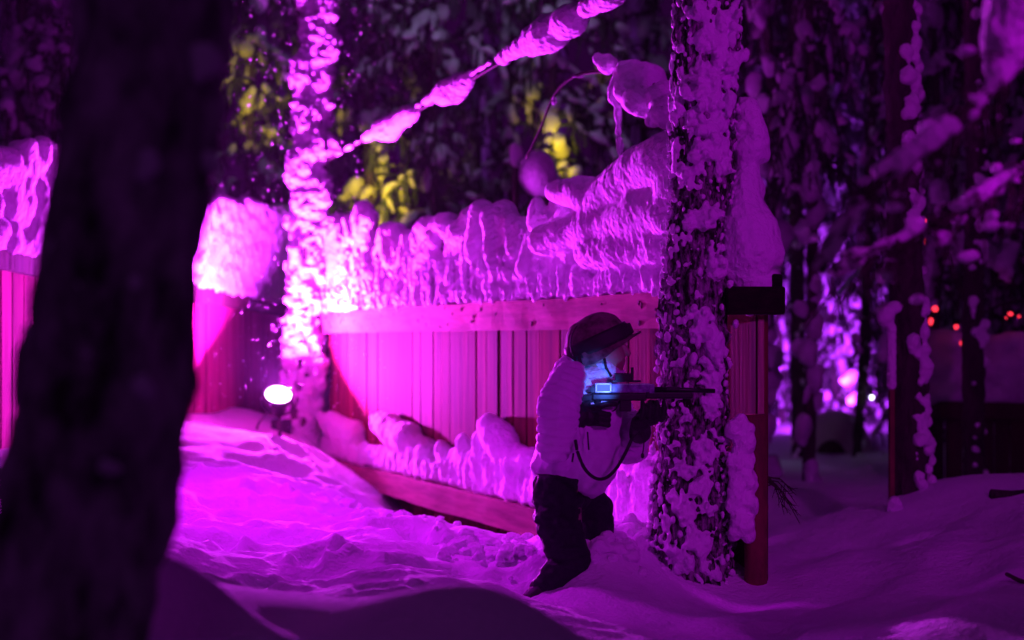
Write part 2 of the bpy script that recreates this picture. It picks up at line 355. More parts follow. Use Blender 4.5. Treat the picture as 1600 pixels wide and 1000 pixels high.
for k in range(620):
    s = U(.0, 6.0); px = px_of(s); zt = z_of(px, interp(TOP, px)); z = 1.45 + min((zt - 1.5) * U(.05, .62), U(.0, .16) if px > 845 else 9) ; o = .045 + .05 * (z - 1.44) + U(0, .025)
    if vn(np.array([[s * 2.3, 0, z * 3]]))[0] > .25 and z > 1.62: continue
    r = U(.008, .020)
    while z > 1.45:
        rr = r * U(.6, 1.4); p = fw(s, o + U(-.008, .014), z); B.append((*p, rr, rr * 1.15, rr * U(1, 2.0))); z -= rr * U(.9, 2.6); s += U(-.007, .007)
        if U() < .09: break
for k in range(900):
    s = U(0, 6.0); r = U(.006, .015); p = fw(s, U(.05, .085), 1.44 + .4 * U() ** 2); B.append((*p, r, r, r * U(.8, 1.6)))
for k in range(60):
    s = U(0, 6.0); px = px_of(s); zt = z_of(px, interp(TOP, px)); r = U(.008, .02); p = fw(s, U(.03, .1), zt - U(.1, .35)); B.append((*p, r, r, r * U(.8, 1.3)))
V, F = merge(PIL, blobs(B, 2))

def fsd(c, n):
    k = np.clip((c[:, 2] - 1.66) / .15, 0, 1) * np.clip((c[:, 0] + .35) / .4, 0, 1); k = 1 - .9 * k
    return k * (.009 * fbm(c, 8, 3) + .006 * vn(c * 42)) + .0022 * fbm(c, 40, 2)
me = fuse(V, F, .0095, 2, fsd)
tag(obj('fence_snow', me, SNOW), 'thick lumpy snow caked along the top of the long pink board fence', 'snow')

# snow heaped on the bottom rail
LOW = [(500,668),(517,690),(560,692),(620,700),(680,722),(720,722),(770,705),(830,722),(900,745),(960,738),(1000,733),(1040,722),(1120,722)]
B = []; s = .0
while s < 6.1:
    zt = z_of(px_of(s), interp(LOW, px_of(s))); z = .26
    while z < zt:
        f = (z - .2) / max(zt - .2, .1)
        for oo in (.02, .085 - .05 * f): p = fw(s + U(-.02, .02), oo, z); B.append((*p, .06, .07, .06))
        z += .06
    s += .05
def sau2(*a): sausage(*a, Yf=lambda px: Y_of(px), fl=.95)
for a in [(500,650,9,.42,520,668,13,.34),(518,658,13,.40,552,684,22,.28),(528,668,15,.36,556,700,22,.22),(583,652,6,.42,590,660,7,.36),(598,662,17,.40,640,686,22,.26),(610,676,17,.34,668,708,20,.18),(690,700,10,.2,700,716,13,.15),
          (722,690,12,.26,730,712,16,.18),(765,668,20,.26,792,700,26,.14),(752,690,16,.24,760,725,20,.18),(800,712,20,.16,830,722,20,.12),(715,712,14,.2,745,730,18,.18),(852,720,18,.14,900,735,20,.12)]: sausage(a[0], a[1], a[2] * 1.2, a[3] * .8, a[4], a[5], a[6] * 1.25, a[7] * .8, fl=.95, n=26)
for k in range(240):
    s = U(.9, 6.0); zt = z_of(px_of(s), interp(LOW, px_of(s))); z = U(.3, zt); o = .135; r = U(.012, .03)
    while z > .24: p = fw(s, o + U(-.01, .01), z); B.append((*p, r, r, r * 1.5)); z -= r * 1.4
V, F = blobs(B, 2)
me = fuse(V, F, .014, 2, lambda c, n: .010 * fbm(c, 8, 3) + .005 * vn(c * 34))
tag(obj('ledge_snow', me, SNOW), 'rounded snow heaps lying on the bottom rail of the pink board fence', 'snow')

# snow cap at the right end
B = []
def pile(pts, Y0=6.5):
    for a, b in zip(pts[:-1], pts[1:]):
        for t in np.linspace(0, 1, 9):
            px, py, r, dy = [a[i] + (b[i] - a[i]) * t for i in range(4)]; sc = (Y0 + dy) / F_PX; B.append((*at(px, py, Y0 + dy), r * sc, r * sc * 1.1, r * sc))
pile([(1160,156,8,.02),(1172,185,20,.01),(1180,215,23,0),(1164,255,20,.03),(1164,300,30,0),(1172,350,45,-.03),(1180,395,50,-.04),(1178,428,46,-.02)])
pile([(1166,170,18,.02),(1180,205,20,.02),(1187,240,14,.03)]); pile([(1185,380,34,.02),(1200,440,23,.02)]); pile([(1160,440,26,0),(1166,474,13,-.02),(1172,486,6,-.03)])
pile([(1170,300,30,.02),(1140,312,30,.05),(1112,306,22,.08)]); pile([(1165,235,26,.02),(1135,215,26,.08),(1108,180,22,.1)]); pile([(1160,380,34,.02),(1128,395,24,.06)])
V, F = blobs(B, 2)
me = fuse(V, F, .010, 5, lambda c, n: .024 * fbm(c, 4.5, 2) + .006 * fbm(c, 18, 3))
tag(obj('snow_pile', me, SNOW), 'tall smooth snow pile on the dark beam end right of the big tree', 'snow')
B = []
for px, py, rx, ry in [(1150,670,18,18),(1165,690,18,22),(1152,720,14,30),(1150,770,14,34),(1155,815,16,24),(1166,818,14,16),(1172,670,9,12),(1180,790,6,16)]:
    sc = 6.36 / F_PX; B.append((*at(px, py, 6.36), rx * sc, .05, ry * sc))
for k in range(60): r = U(.012, .035); B.append((*at(U(1140, 1176), U(660, 835), 6.36 + U(-.02, .04)), r, r, r * 1.3))
V, F = blobs(B, 3)
tag(obj('snow_clump', fuse(V, F, .008, 3, lambda c, n: .008 * fbm(c, 14, 3)), SNOW), 'snow clump wedged between the big tree and the red end post', 'snow')

# ------------------------------------------------------------------ left fence
LA = np.array(at(440, 475, 14.0)); LB = np.array(at(-80, 383, 8.0)); LA[2] = LB[2] = 0
LE = (LB - LA) / np.linalg.norm(LB - LA); LNn = np.array([-LE[1], LE[0], 0]); LNn = LNn if LNn[0] > 0 else -LNn
LL = np.linalg.norm(LB - LA); LR = np.stack([LE, LNn, [0, 0, 1]], 1)
def zr(s): return np.interp(s, [0, LL], [1.55, 1.76])
def lw(s, o, z): return LA + LE * s + LNn * o + np.array([0, 0, z])
def lz(s, o, z): return lw(s, o, z + zr(s))
lf = thing('board_fence', lw(3, 0, .4), 'red lit board fence receding behind the dark foreground trunk at the left', 'fence')
obj('boards', boards(lz, LL, -1.6, .25, .11, .16, Rm=LR), LITWOOD, lf, False)
obj('top_rail', rail(lz, -.05, LL, .05, -.13, .0, .06, LR, 3), DARKW, lf, False)
LT = [(-90,245),(0,240),(45,228),(100,250),(200,280),(300,318),(345,312),(380,322),(450,335)]
B = []; s = -.05
while s < LL:
    p0 = lw(s, 0, 0); px = p0[0] / p0[1] * F_PX + 800; zt = CZ + (HY - interp(LT, px)) / F_PX * p0[1]; z = zr(s) + .04
    while z < zt: f = (z - zr(s)) / max(zt - zr(s), .1); p = lw(s + U(-.03, .03), .02 + .04 * f + U(-.02, .03), z); B.append((*p, .075, .085, .085)); z += .07
    s += .065
for px, py, rx, ry, Yv in [(345,308,12,20,13.2),(372,330,24,20,13.3),(400,335,24,20,13.5),(430,340,24,20,13.7),(40,240,14,22,8.7),(48,228,10,16,8.7),(20,262,28,20,8.6),(335,345,14,20,12.4),(325,385,14,22,12.2)]:
    sc = Yv / F_PX; B.append((*at(px, py, Yv), rx * sc, .1, ry * sc))
V, F = blobs(B, 2)
tag(obj('fence_snow', fuse(V, F, .02, 5, lambda c, n: .010 * fbm(c, 5, 2) + .006 * fbm(c, 16, 2)), SNOW), 'snow caked on the receding red board fence at the left', 'snow')

# ------------------------------------------------------------------ trees with snow plastered bark
def snow_tree(name, label, path, rad, n, sr, side, vox, snow_disp=.006, group=None, bark=BARK, elong=1.3, cover=(0, 1), extra=None, loose=0, bfreq=22, mask=(-.25, .6), nseg=48, ring=40, barkamp=.012):
    P3 = spline(path, 12); m = len(P3); ts = np.linspace(0, 1, m); rr = np.interp(ts, np.linspace(0, 1, len(rad)), rad)
    t = thing(name, P3[0], label, 'tree', group)
    zs = np.array([p.z for p in P3]); xs = np.array([p.x for p in P3]); ys = np.array([p.y for p in P3])
    def axp(z): return np.interp(z, zs, xs), np.interp(z, zs, ys), np.interp(z, zs, rr)
    H = zs[-1] - zs[0]; rows = max(20, int(H / .03)); zz = np.linspace(zs[0], zs[-1], rows); an = np.linspace(0, 2 * np.pi, ring, endpoint=False)
    AA, ZZ = np.meshgrid(an, zz); cx, cy, r = axp(ZZ.ravel()); a = AA.ravel(); z = ZZ.ravel()
    q = np.stack([np.cos(a) * r, np.sin(a) * r, z], -1)
    d = barkamp * (np.abs(fbm(q * [1, 1, .35], bfreq, 3)) * 1.6 - .6 + .6 * fbm(q, 6, 2))
    V = np.stack([cx + np.cos(a) * (r + d), cy + np.sin(a) * (r + d), z], -1); i = np.arange(rows * ring).reshape(rows, ring); j = np.roll(i, -1, 1)
    F = np.stack([i[:-1], j[:-1], j[1:], i[1:]], -1).reshape(-1, 4)
    obj('trunk', (V, F), bark, t)
    B = []
    for k in range(n):
        z = U(zs[0] + H * cover[0], zs[0] + H * cover[1]); a = side(U(0, 1), z); cx, cy, r = axp(z); s = sr[0] + (sr[1] - sr[0]) * U() ** 2.2
        if vn(np.array([[cx * 3 + math.cos(a) * 2.2, math.sin(a) * 2.2, z * 3.2]]))[0] + .7 * vn(np.array([[cx * 3 + math.cos(a) * 7, math.sin(a) * 7, z * 9]]))[0] < U(*mask): continue
        o = r + s * U(-.1, .35); B.append((cx + math.cos(a) * o, cy + math.sin(a) * o, z, s, s, s * U(.9, elong)))
    for k in range(loose):
        z = U(zs[0], zs[-1]); a = side(U(0, 1), z); cx, cy, r = axp(z); s = .004 + .012 * U() ** 2; o = r + s * .5 + barkamp * .5
        if vn(np.array([[math.cos(a) * 3, math.sin(a) * 3, z * 5]]))[0] < U(-.8, .3): continue
        B.append((cx + math.cos(a) * o, cy + math.sin(a) * o, z, s, s, s * U(.9, 2)))
    if extra: B += extra
    V, F = blobs(B, 1 if n > 1000 else 2)
    obj('bark_snow', fuse(V, F, vox, 3, lambda c, nn: snow_disp * (fbm(c, 30, 3) + .9 * fbm(c, 9, 2))), SNOW, t)
    return t
PI = math.pi
# big tree the person shelters behind; camera side is angle -90 deg
ex = []
for px, py, rx, ry in [(1100,130,26,30),(1120,60,24,34),(1085,190,20,20),(1140,100,18,30),(1095,240,20,18),(1075,275,14,18),(1120,190,24,30),(1100,340,26,26),(1120,420,22,26),(1078,352,14,14),(1095,500,15,22),(1115,540,22,34),(1085,520,12,16),(1110,590,22,20),(1060,170,10,30),(1120,230,26,26),(1105,155,24,20),(1125,95,22,30),(1110,120,30,14),(1130,160,20,22),(1100,205,18,14),(1130,260,18,20),(1095,60,16,18),(1130,30,20,22),(1055,240,8,26),(1100,20,24,24),(1110,640,18,26),(1100,700,22,22),(1095,760,20,22),(1075,800,18,20),(1060,790,11,22),(1095,850,26,24),(1070,880,22,22),(1050,860,14,14),(1105,885,20,20),(1065,730,16,12),(1040,820,8,22)]:
    r = .15 + (py - 100) / 900 * .03; cxp = 1105 - py * .03; u = (px - cxp) * 6.5 / F_PX / r; u = max(-.95, min(.95, u)); yy = 6.5 - math.sqrt(1 - u * u) * r * .95
    
    ex.append((*at(px, py, yy + .02), rx * .0026, .06, ry * .0026))
    for q in range(12):
        a, b = rng.normal(0, .6, 2); k = U(.15, .45); ex.append((*at(px + a * rx, py + b * ry, yy - U(-.01, .035)), rx * .0028 * k, .05 * k + .01, ry * .0028 * k * U(.8, 1.5)))
snow_tree('snowy_tree', 'thick bark trunk with patchy snow that the person aims past', [at(1076, 980, 6.5), at(1078, 800, 6.5), at(1084, 500, 6.5), at(1096, 250, 6.5), at(1107, 0, 6.5), at(1116, -200, 6.5), at(1125, -420, 6.5)],
          [.185, .165, .142, .135, .135, .13, .12], 1900, (.005, .019), lambda u, z: -PI / 2 + (u - .5) * 3.9, .0065, .004, extra=ex, bark=FROST, ring=150, barkamp=.026, loose=3800, bfreq=30)
ex = []
for py in np.arange(-60, 690, 4.2):
    px = 472 + (690 - py) * .036; r = U(.03, .105) * (1.15 if py < 330 else .8); ex.append((*at(px + U(-26, 26), py + U(-10, 10), 12.15 + U(-.06, .06)), r, r, r * U(.8, 2.2)))
ex += [(*at(px, py, 12.2), r, r * .9, r * 1.2) for px, py, r in [(490, 45, .16), (500, 20, .14), (500, 110, .12), (505, 150, .12), (492, 330, .15), (520, 380, .1), (515, 230, .12), (485, 210, .13), (455, 345, .08), (478, 640, .14), (490, 600, .12)]]
snow_tree('snowy_tree', 'slender trunk plastered with bright lumpy snow right beside the floodlight', [at(468, 730, 12.25), at(474, 500, 12.25), at(486, 300, 12.25), at(496, 100, 12.25), at(500, -100, 12.25)],
          [.15, .13, .12, .11, .10], 1400, (.02, .06), lambda u, z: -PI / 2 + (u - .5) * 6.2, .012, .016, mask=(-1.2, -.1), extra=ex, barkamp=.02)
snow_tree('foreground_tree', 'huge dark out of focus trunk standing in the left foreground', [at(88, 1080, 2.6), at(98, 1000, 2.6), at(178, 500, 2.6), at(238, 0, 2.6), at(262, -300, 2.6)],
          [.158, .155, .140, .136, .13], 60, (.01, .03), lambda u, z: -PI / 2 + (u - .5) * 6, .01, .012, barkamp=.022, bark=FROSTN, ring=90, bfreq=16)
snow_tree('snowy_tree', 'dark trunk with a pinkish snow strip rising from the right hand snow bank', [at(1424, 880, 8.6), at(1420, 600, 8.6), at(1412, 300, 8.6), at(1405, 0, 8.6), at(1402, -200, 8.6)],
          [.12, .10, .095, .09, .08], 700, (.015, .05), lambda u, z: -.5 + (u - .5) * 2.2, .012, .006, barkamp=.016)
snow_tree('snowy_tree', 'thin dark trunk standing in front of the distant red brown fence', [at(1523, 780, 11.2), at(1520, 500, 11.2), at(1524, 250, 11.2), at(1520, 0, 11.2), at(1520, -150, 11.2)],
          [.085, .08, .075, .07, .06], 320, (.02, .055), lambda u, z: -.5 + (u - .5) * 3, .016, .006)
for lb, pts, rd in [('thin leaning dark trunk rising right of the snow covered shelter', [(1338, 720), (1352, 500), (1362, 200), (1370, -100)], .06),
                    ('dark straight trunk in front of the violet lit trees', [(1248, 730), (1246, 500), (1240, 200), (1240, -100)], .085)]:
    snow_tree('far_trunk', lb, [at(x, y, 16.2) for x, y in pts], [rd, rd, rd * .9, rd * .8], 200, (.02, .06), lambda u, z: U(0, 6.28), .03, .01, ring=16)

# ------------------------------------------------------------------ forest behind
def spruce(seed, H=8.5, dens=1.0, zlow=.8):
    r = np.random.default_rng(seed); u = r.uniform
    trunk = tube([(.05 * math.sin(z * .7), .05 * math.cos(z), z) for z in np.linspace(-.4, H, 16)], list(np.linspace(.065, .02, 16)), 9)
    br = []; sn = []; rot = []; nd = []
    z = zlow
    while z < H - .3:
        a = u(0, 6.28); L = (u(.45, 1.05)) * (1 - .55 * z / H); dr = u(.35, .95)
        pts = [(L * t * math.cos(a + .2 * t), L * t * math.sin(a + .2 * t), z + .12 * t - dr * L * t * t) for t in np.linspace(0, 1, 6)]
        br.append(tube(pts, [.02, .017, .014, .012, .009, .005], 4))
        for k in range(2, 6):
            p = pts[k]
            for q in range(5):
                d = np.array([u(-.12, .12), u(-.12, .12), u(-.3, -.08)]); w_ = u(.008, .02); b = np.array(p) + [u(-.06, .06), u(-.06, .06), 0]
                sd = np.array([-d[1], d[0], 0]) / (np.hypot(d[0], d[1]) + 1e-6) * w_
                nd.append(np.array([b - sd, b + sd, b + sd * .5 + d, b - sd * .5 + d]))
            if u() < .62:
                s = u(.025, .07) * (1.7 if u() < .15 else 1)
                e = Matrix.Rotation(a, 3, 'Z') @ Matrix.Rotation(u(.3, 1.2), 3, 'Y')
                sn.append((p[0], p[1], p[2] + s * .4, s * u(1.1, 2.2), s * u(.8, 1.1), s * u(.6, .9))); rot.append(np.array(e))
                if u() < .5: sn.append((p[0] + u(-.05, .05), p[1] + u(-.05, .05), p[2] - .1, s * .55, s * .5, s * u(.9, 1.9))); rot.append(np.eye(3))
        z += u(.05, .15) / dens
    for k in range(70):
        zz = u(0, H - 1); aa = u(0, 6.28); s = u(.03, .09); sn.append((.07 * math.cos(aa), .07 * math.sin(aa), zz, s, s, s * 1.6)); rot.append(np.eye(3))
    V, F = blobs(sn, 2, rot); V = V + np.stack([fbm(V, 9, 2), fbm(V + 4, 9, 2), fbm(V + 8, 9, 2)], -1) * .04
    nd = np.array(nd).reshape(-1, 3); crown = merge(*br, (nd, np.arange(len(nd)).reshape(-1, 4)))
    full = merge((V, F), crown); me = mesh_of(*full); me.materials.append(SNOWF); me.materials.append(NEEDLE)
    nv = len(V); me.polygons.foreach_set('material_index', [0 if p.vertices[0] < nv else 1 for p in me.polygons])
    return mesh_of(*trunk), me, mesh_of(V, F)
PROTO = []
for sd in range(7):
    PROTO.append(spruce(40 + sd, dens=[1, 1.2, .8, 1, 1.4, 1.5, 3.0][sd], zlow=[.8, .8, .8, .8, .8, 2.6, .15][sd]))
SPOTS = [(-60,15.0,0),(40,14.2,1),(330,19,1),(395,16,0),(560,18.5,2),(585,15.8,1),(680,15.4,3),(745,19.5,2),(800,16.6,0),(870,15.2,1),(1010,17.5,3),(1195,13.2,5),(1262,12.4,5),(1215,21.0,6),(1262,21.6,6),(1305,21.0,6),(1350,22,6),
         (1405,18.5,0),(1455,13.5,1),(1500,17,2),(1560,14.6,3),(1625,12.8,0),(1590,18,4),(640,21,4),(470,20.5,3),(1690,15,1)]
DESC = {-60:'grey snow laden spruce at the far left edge',40:'snow laden spruce visible just left of the foreground trunk',130:'snow laden spruce hidden mostly behind the foreground trunk',330:'dim snow laden spruce directly right of the foreground trunk',395:'spruce column lit yellow between foreground trunk and lamp side tree',
 560:'dim violet snow laden spruce behind the lower end of the snowy rope',585:'spruce with yellow lit clumps behind the left end of the fence',680:'snow laden spruce with a few yellow clumps behind the middle of the fence',745:'faint far spruce behind the thick lumps of the snowy rope',800:'dim spruce with hanging snow clumps left of the round snow ball',870:'spruce with yellow lit clumps above the round snow ball',
 1010:'dim spruce directly left of the big patchy trunk',1130:'faint far spruce hidden behind the big patchy trunk',1195:'violet snow laden spruce just right of the big patchy trunk',1262:'tall dim spruce second to the right of the big patchy trunk',1215:'spruce lit bright violet beside the red end post',1262.5:'',1305:'bright violet spruce rising above the snow covered shelter',1350:'violet spruce behind the thin leaning trunk',
 1405:'dim spruce behind the dark trunk on the right snow bank',1455:'snow laden spruce right of the dark trunk on the snow bank',1500:'far spruce behind the small red glows',1560:'dim spruce above the distant red brown fence',1625:'snow laden spruce at the right edge of the picture',1590:'faint far spruce above the right end of the distant fence',640:'faint violet spruce far behind the gap under the snowy rope',470:'faint far spruce behind the snow plastered trunk by the lamp',1690:'dim spruce at the far right beyond the foreground branch'}
for i, (px, Yv, k) in enumerate(SPOTS):
    x = (px - 800) / F_PX * Yv; lab = DESC[px]
    if px == 1262 and Yv > 20: lab = 'bright violet spruce behind the dark straight trunk'
    t = thing('spruce_tree', (x, Yv, float(ground(x, Yv)[0]) - .1), lab, 'tree', 'snow laden spruces behind the fence')
    t.rotation_euler.z = U(0, 6.28); sc = U(.9, 1.15); t.scale = (sc, sc, U(.95, 1.1))
    for nm, me, mt in zip(('trunk', 'crown'), PROTO[k], (BARK, NEEDLE)):
        if not me.materials: me.materials.append(mt); me.polygons.foreach_set('use_smooth', [True] * len(me.polygons))
        c = bpy.data.objects.new(nm, me); COL.objects.link(c); c.parent = t
# far dark wood closing the view
PF = PROTO[2]; V0 = np.empty(len(PF[2].vertices) * 3); PF[2].vertices.foreach_get('co', V0); V0 = V0.reshape(-1, 3)
F0 = np.empty(len(PF[2].polygons) * 3, np.int64); PF[2].polygons.foreach_get('vertices', F0); F0 = F0.reshape(-1, 3)
ms = []
for k in range(16):
    a = U(0, 6.28); c, s = math.cos(a), math.sin(a); x = -15 + 30 * k / 15 + U(-.6, .6)
    ms.append((V0 @ np.array([[c, s, 0], [-s, c, 0], [0, 0, 1]]) * [1.4, 1.4, 1.2] + [x, U(26, 32), 0], F0))
    ms.append(tube([(x, 29, -.5), (x + U(-.2, .2), 29, 11)], [.2, .12], 8))
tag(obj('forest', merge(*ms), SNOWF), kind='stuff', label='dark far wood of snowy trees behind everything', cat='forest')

# ------------------------------------------------------------------ snowy rope, bent sapling, snow balls, branches
ra, rb = Vector(at(512, 250, 12.1)), Vector(at(1110, -108, 6.7))
def rp(px): 
    lo, hi = 0., 1.
    for _ in range(30):
        m = (lo + hi) / 2; p = ra.lerp(rb, m)
        if p.x / p.y * F_PX + 800 < px: lo = m
        else: hi = m
    return ra.lerp(rb, lo)
t = thing('snowy_rope', ra, 'slack rope strung with bright snow lumps between the two snowy trees', 'rope')
obj('rope', tube([ra.lerp(rb, k / 30) - Vector((0, 0, .04 * math.sin(k / 30 * PI))) for k in range(31)], .006, 8), TWIG, t)
B = []
for px, r, e in [(530,3,1.5),(545,5,1.6),(558,4,1.5),(577,8,1.6),(590,6,1.3),(605,19,1),(618,17,1.1),(633,16,1.1),(641,13,1),(652,4,2),(670,9,1.2),(680,7,1.3),(697,19,1),(706,22,1),(717,18,1.1),(726,12,1.2),(737,6,1.8),(752,5,2),(764,3,2),(778,3,2),(790,12,1.1),(802,13,1.2),(818,16,1),(828,14,1),(842,26,1),(858,30,1),(870,25,1),(885,20,1.2),(888,27,1),(905,14,1.3),(925,18,1.2),(950,22,1.1),(985,16,1.3),(1030,18,1.2)]:
    p = rp(px); sc = p.y / F_PX; up = 0 if r < 10 else .3 * r * sc; hl = (rp(px + r * e) - rp(px - r * e)).length * .5
    for q in range(1 if r < 12 else 4):
        k = U(-.35, .35) if q else 0; pp = p + (rb - ra).normalized() * k * hl; rr = r * sc * (1 if q == 0 else U(.6, .9)); o = Vector((U(-.3, .3), 0, U(-.35, .3))) * r * sc * (q > 0)
        B.append((pp.x + o.x, pp.y, pp.z - up + o.z, hl * (.85 if q == 0 else .4), rr * 1.08, rr))
rl = np.array((rb - ra).to_track_quat('X', 'Z').to_matrix())
V, F = blobs(B, 2, [rl] * len(B))
obj('snow_lumps', fuse(V, F, .007, 2, lambda c, n: .008 * fbm(c, 9, 3) + .003 * vn(c * 40)), SNOW, t)

def branch(name, label, path, r0, r1, lumps, Yv, mat=SNOW, twigs=(), dens=0, cat='branch', vox=.012, needles=0):
    pts = spline([at(*p) for p in path], 8); t = thing(name, pts[0], label, cat)
    ms = [tube(pts, list(np.linspace(r0, r1, len(pts))), 8)]
    nd = []
    for k in range(needles):
        p = pts[int(U(2, len(pts) - 1))]; d = Vector((U(-.16, .08), U(-.1, .1), U(-.2, .02))); q = p + d
        ms.append(tube([p, p + d * .5 + Vector((0, 0, .01)), q], [.004, .003, .002], 4))
        for j in range(8):
            b = p + d * U(.2, 1); e = Vector((U(-.02, .02), U(-.02, .02), U(-.035, .0))); sd = Vector((.003, 0, .003))
            nd.append([b - sd, b + sd, b + e])
        if U() < .3: s = U(.008, .018); lumps = lumps + [(q, s)] if False else lumps; EXTRA.append((q.x, q.y, q.z + s * .3, s * 1.5, s, s * .8))
    if nd: ms.append((np.array([[c[:] for c in q] for q in nd]).reshape(-1, 3), np.arange(len(nd) * 3).reshape(-1, 3)))
    Vw, Fw = merge(*ms); mw = mesh_of(Vw, Fw); obj('foliage', mw, TWIG, t)
    B = list(EXTRA); EXTRA.clear()
    if name == 'fir_branch': B += [(p.x, p.y, p.z + r0 * .7, .035, .018, r0 * U(.75, 1.2)) for k, p in enumerate(pts) if vn(np.array([[k * .23, 1, 2]]))[0] > -.35 for _ in (0, 1)]
    for px, py, rx, ry, *yy in lumps:
        Y2 = yy[0] if yy else Yv; sc = Y2 / F_PX; B.append((*at(px, py, Y2), rx * sc, max(.3 * rx * sc, min(rx, ry) * sc), ry * sc))
    V, F = blobs(B, 2); obj('snow_load', fuse(V, F, vox, 4, lambda c, n: .014 * fbm(c, 11, 3)), mat, t); return t
EXTRA = []
branch('fir_branch', 'blurred snow laden fir branch slanting down across the upper right foreground', [(1660,0,3.5),(1600,85,3.5),(1540,150,3.5),(1450,232,3.5),(1385,275,3.5),(1330,345,3.5),(1280,425,3.5)], .02, .006,
       [(1590,10,50,60),(1570,60,36,50),(1558,110,24,34),(1545,138,16,18),(1530,155,14,14),(1515,178,14,10),(1480,200,28,8),(1455,220,22,9),(1430,238,22,8),(1392,262,24,14),(1380,275,12,12),(1345,318,24,8),(1322,340,14,10),(1300,370,12,14),(1290,400,9,9)], 3.5, needles=60, vox=.008)
branch('fir_branch', 'lower blurred branch with small snow pads below the slanting foreground branch', [(1680,230,3.9),(1590,270,3.9),(1500,330,3.9),(1400,380,3.9),(1310,430,3.9)], .014, .005,
       [(1470,375,22,18),(1510,400,24,10),(1350,395,30,9),(1320,415,22,8),(1560,300,18,8),(1430,345,20,8)], 3.9, needles=70, vox=.009)
branch('snowy_branch', 'broad violet snow pad on a branch reaching left from the big trunk', [(1060,165,7.3),(1010,125,7.6),(960,112,7.8),(900,118,8.0),(866,150,8.2),(845,200,8.4),(822,248,8.6)], .014, .006,
       [(1035,150,26,26,7.4),(1000,158,30,26,7.5),(1045,175,30,28,7.35),(985,140,26,24,7.6),(1025,190,20,12,7.45),(1010,125,32,28,7.6),(985,115,28,26,7.7),(950,100,18,18,7.8),(935,92,10,12,7.8),(1020,165,30,22,7.5),(962,140,12,24,7.7),(966,185,7,30,7.7),(968,235,6,22,7.7),(990,150,18,14,7.6),(905,120,14,3,8),(866,155,4,10,8.2)], 7.6)
for lb, px, py, rx, ry, Yv in [('large round snow ball capping a post behind the fence', 840, 272, 30, 38, 12.5), ('smaller dim snow ball capping a post beside the large one', 806, 243, 12, 22, 12.8)]:
    t = thing('capped_post', at(px, 420, Yv), lb, 'post', 'snow balls on posts')
    obj('pole', tube([at(px, 500, Yv), at(px, py, Yv)], .03, 8), TWIG, t)
    sc = Yv / F_PX; V, F = blobs([(*at(px, py, Yv), rx * sc, rx * sc, ry * sc)], 3); V += np.stack([fbm(V, 6, 2)] * 3, -1) * .01; obj('snow_ball', (V, F), SNOW, t)

# ------------------------------------------------------------------ floodlight by the snowy tree
HOUS = material('black_metal', (.02, .02, .022), rough=.4, metal=.6)
LENS = material('lamp_lens', (.9, .9, .9), emit=(1, .62, 1), estr=14)
fl = thing('floodlight', at(432, 690, 12.0), 'round glowing magenta floodlight standing in the snow by the slender tree', 'floodlight')
q = LN.to_track_quat('Z', 'X').to_matrix()
def lathe(prof, n=32):
    V = [(r * math.cos(2 * PI * k / n), r * math.sin(2 * PI * k / n), z) for r, z in prof for k in range(n)]; m = len(prof)
    F = [(i * n + k, i * n + (k + 1) % n, (i + 1) * n + (k + 1) % n, (i + 1) * n + k) for i in range(m - 1) for k in range(n)]
    return np.array(V), np.array(F)
V, F = lathe([(.0, -.2), (.05, -.2), (.075, -.17), (.08, -.06), (.118, -.04), (.122, .012), (.108, .012), (.104, .0), (.0, -.002)]); obj('housing', (V @ np.array(q).T + np.array(LAMP), F), HOUS, fl)
V, F = lathe([(.104, .002), (.06, .006), (0.0, .008)]); obj('lens', (V @ np.array(q).T + np.array(LAMP), F), LENS, fl)
yk = [LAMP + Vector((math.cos(a) * .15, .06, math.sin(a) * .15 - .02)) for a in np.linspace(PI, 2 * PI, 14)]
obj('yoke', tube(yk, .011, 6), HOUS, fl)
obj('stake', tube([LAMP + Vector((0, .06, -.17)), LAMP + Vector((0, .06, -.55))], .016, 8), HOUS, fl)
V, F = box(at(440, 668, 12.05), (.16, .12, .14)); bevel(obj('power_box', (V, F), HOUS, fl, False), .01)
cb = spline([at(430, 640, 11.95), at(412, 652, 11.85), at(402, 668, 11.8), at(404, 690, 11.8)], 8); obj('cable', tube(cb, .009, 6), HOUS, fl)

# ------------------------------------------------------------------ things at the right: shelter, far fence, thin post, twigs, log, red glows, light
def grid_dome():
    B = [(*at(1305, 700, 17.5), .42, .6, .48), (*at(1325, 715, 17.6), .42, .6, .3), (*at(1290, 725, 17.4), .42, .5, .25)]
    V, F = blobs(B, 3); return V, F
sh = thing('snow_shelter', at(1305, 730, 17.4), 'small snow covered dome shelter with a dark brown opening beside the path', 'shelter')
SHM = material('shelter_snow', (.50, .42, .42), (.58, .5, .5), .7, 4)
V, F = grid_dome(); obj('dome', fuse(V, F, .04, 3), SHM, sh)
V, F = blobs([(*at(1300, 716, 16.98), .2, .12, .22)], 3); obj('opening', (V, F), DARKW, sh)
RA, RB = np.array([3.5, 12.5, 0]), np.array([6.0, 11.4, 0]); RE = (RB - RA) / np.linalg.norm(RB - RA); RN = np.array([RE[1], -RE[0], 0]); RL = np.linalg.norm(RB - RA); RR = np.stack([RE, RN, [0, 0, 1]], 1)
def rw(s, o, z): return RA + RE * s + RN * o + np.array([0, 0, z])
rf = thing('board_fence', rw(1, 0, 0), 'dim red brown board fence at the far right under a thick snow band', 'fence')
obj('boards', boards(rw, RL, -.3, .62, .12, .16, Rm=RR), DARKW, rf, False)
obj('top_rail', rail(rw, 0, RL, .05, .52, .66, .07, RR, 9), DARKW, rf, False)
B = []
s = 0
while s < RL:
    z = .72
    while z < 1.22: B.append((*rw(s, U(-.03, .05), z), .1, .12, .1)); z += .09
    s += .09
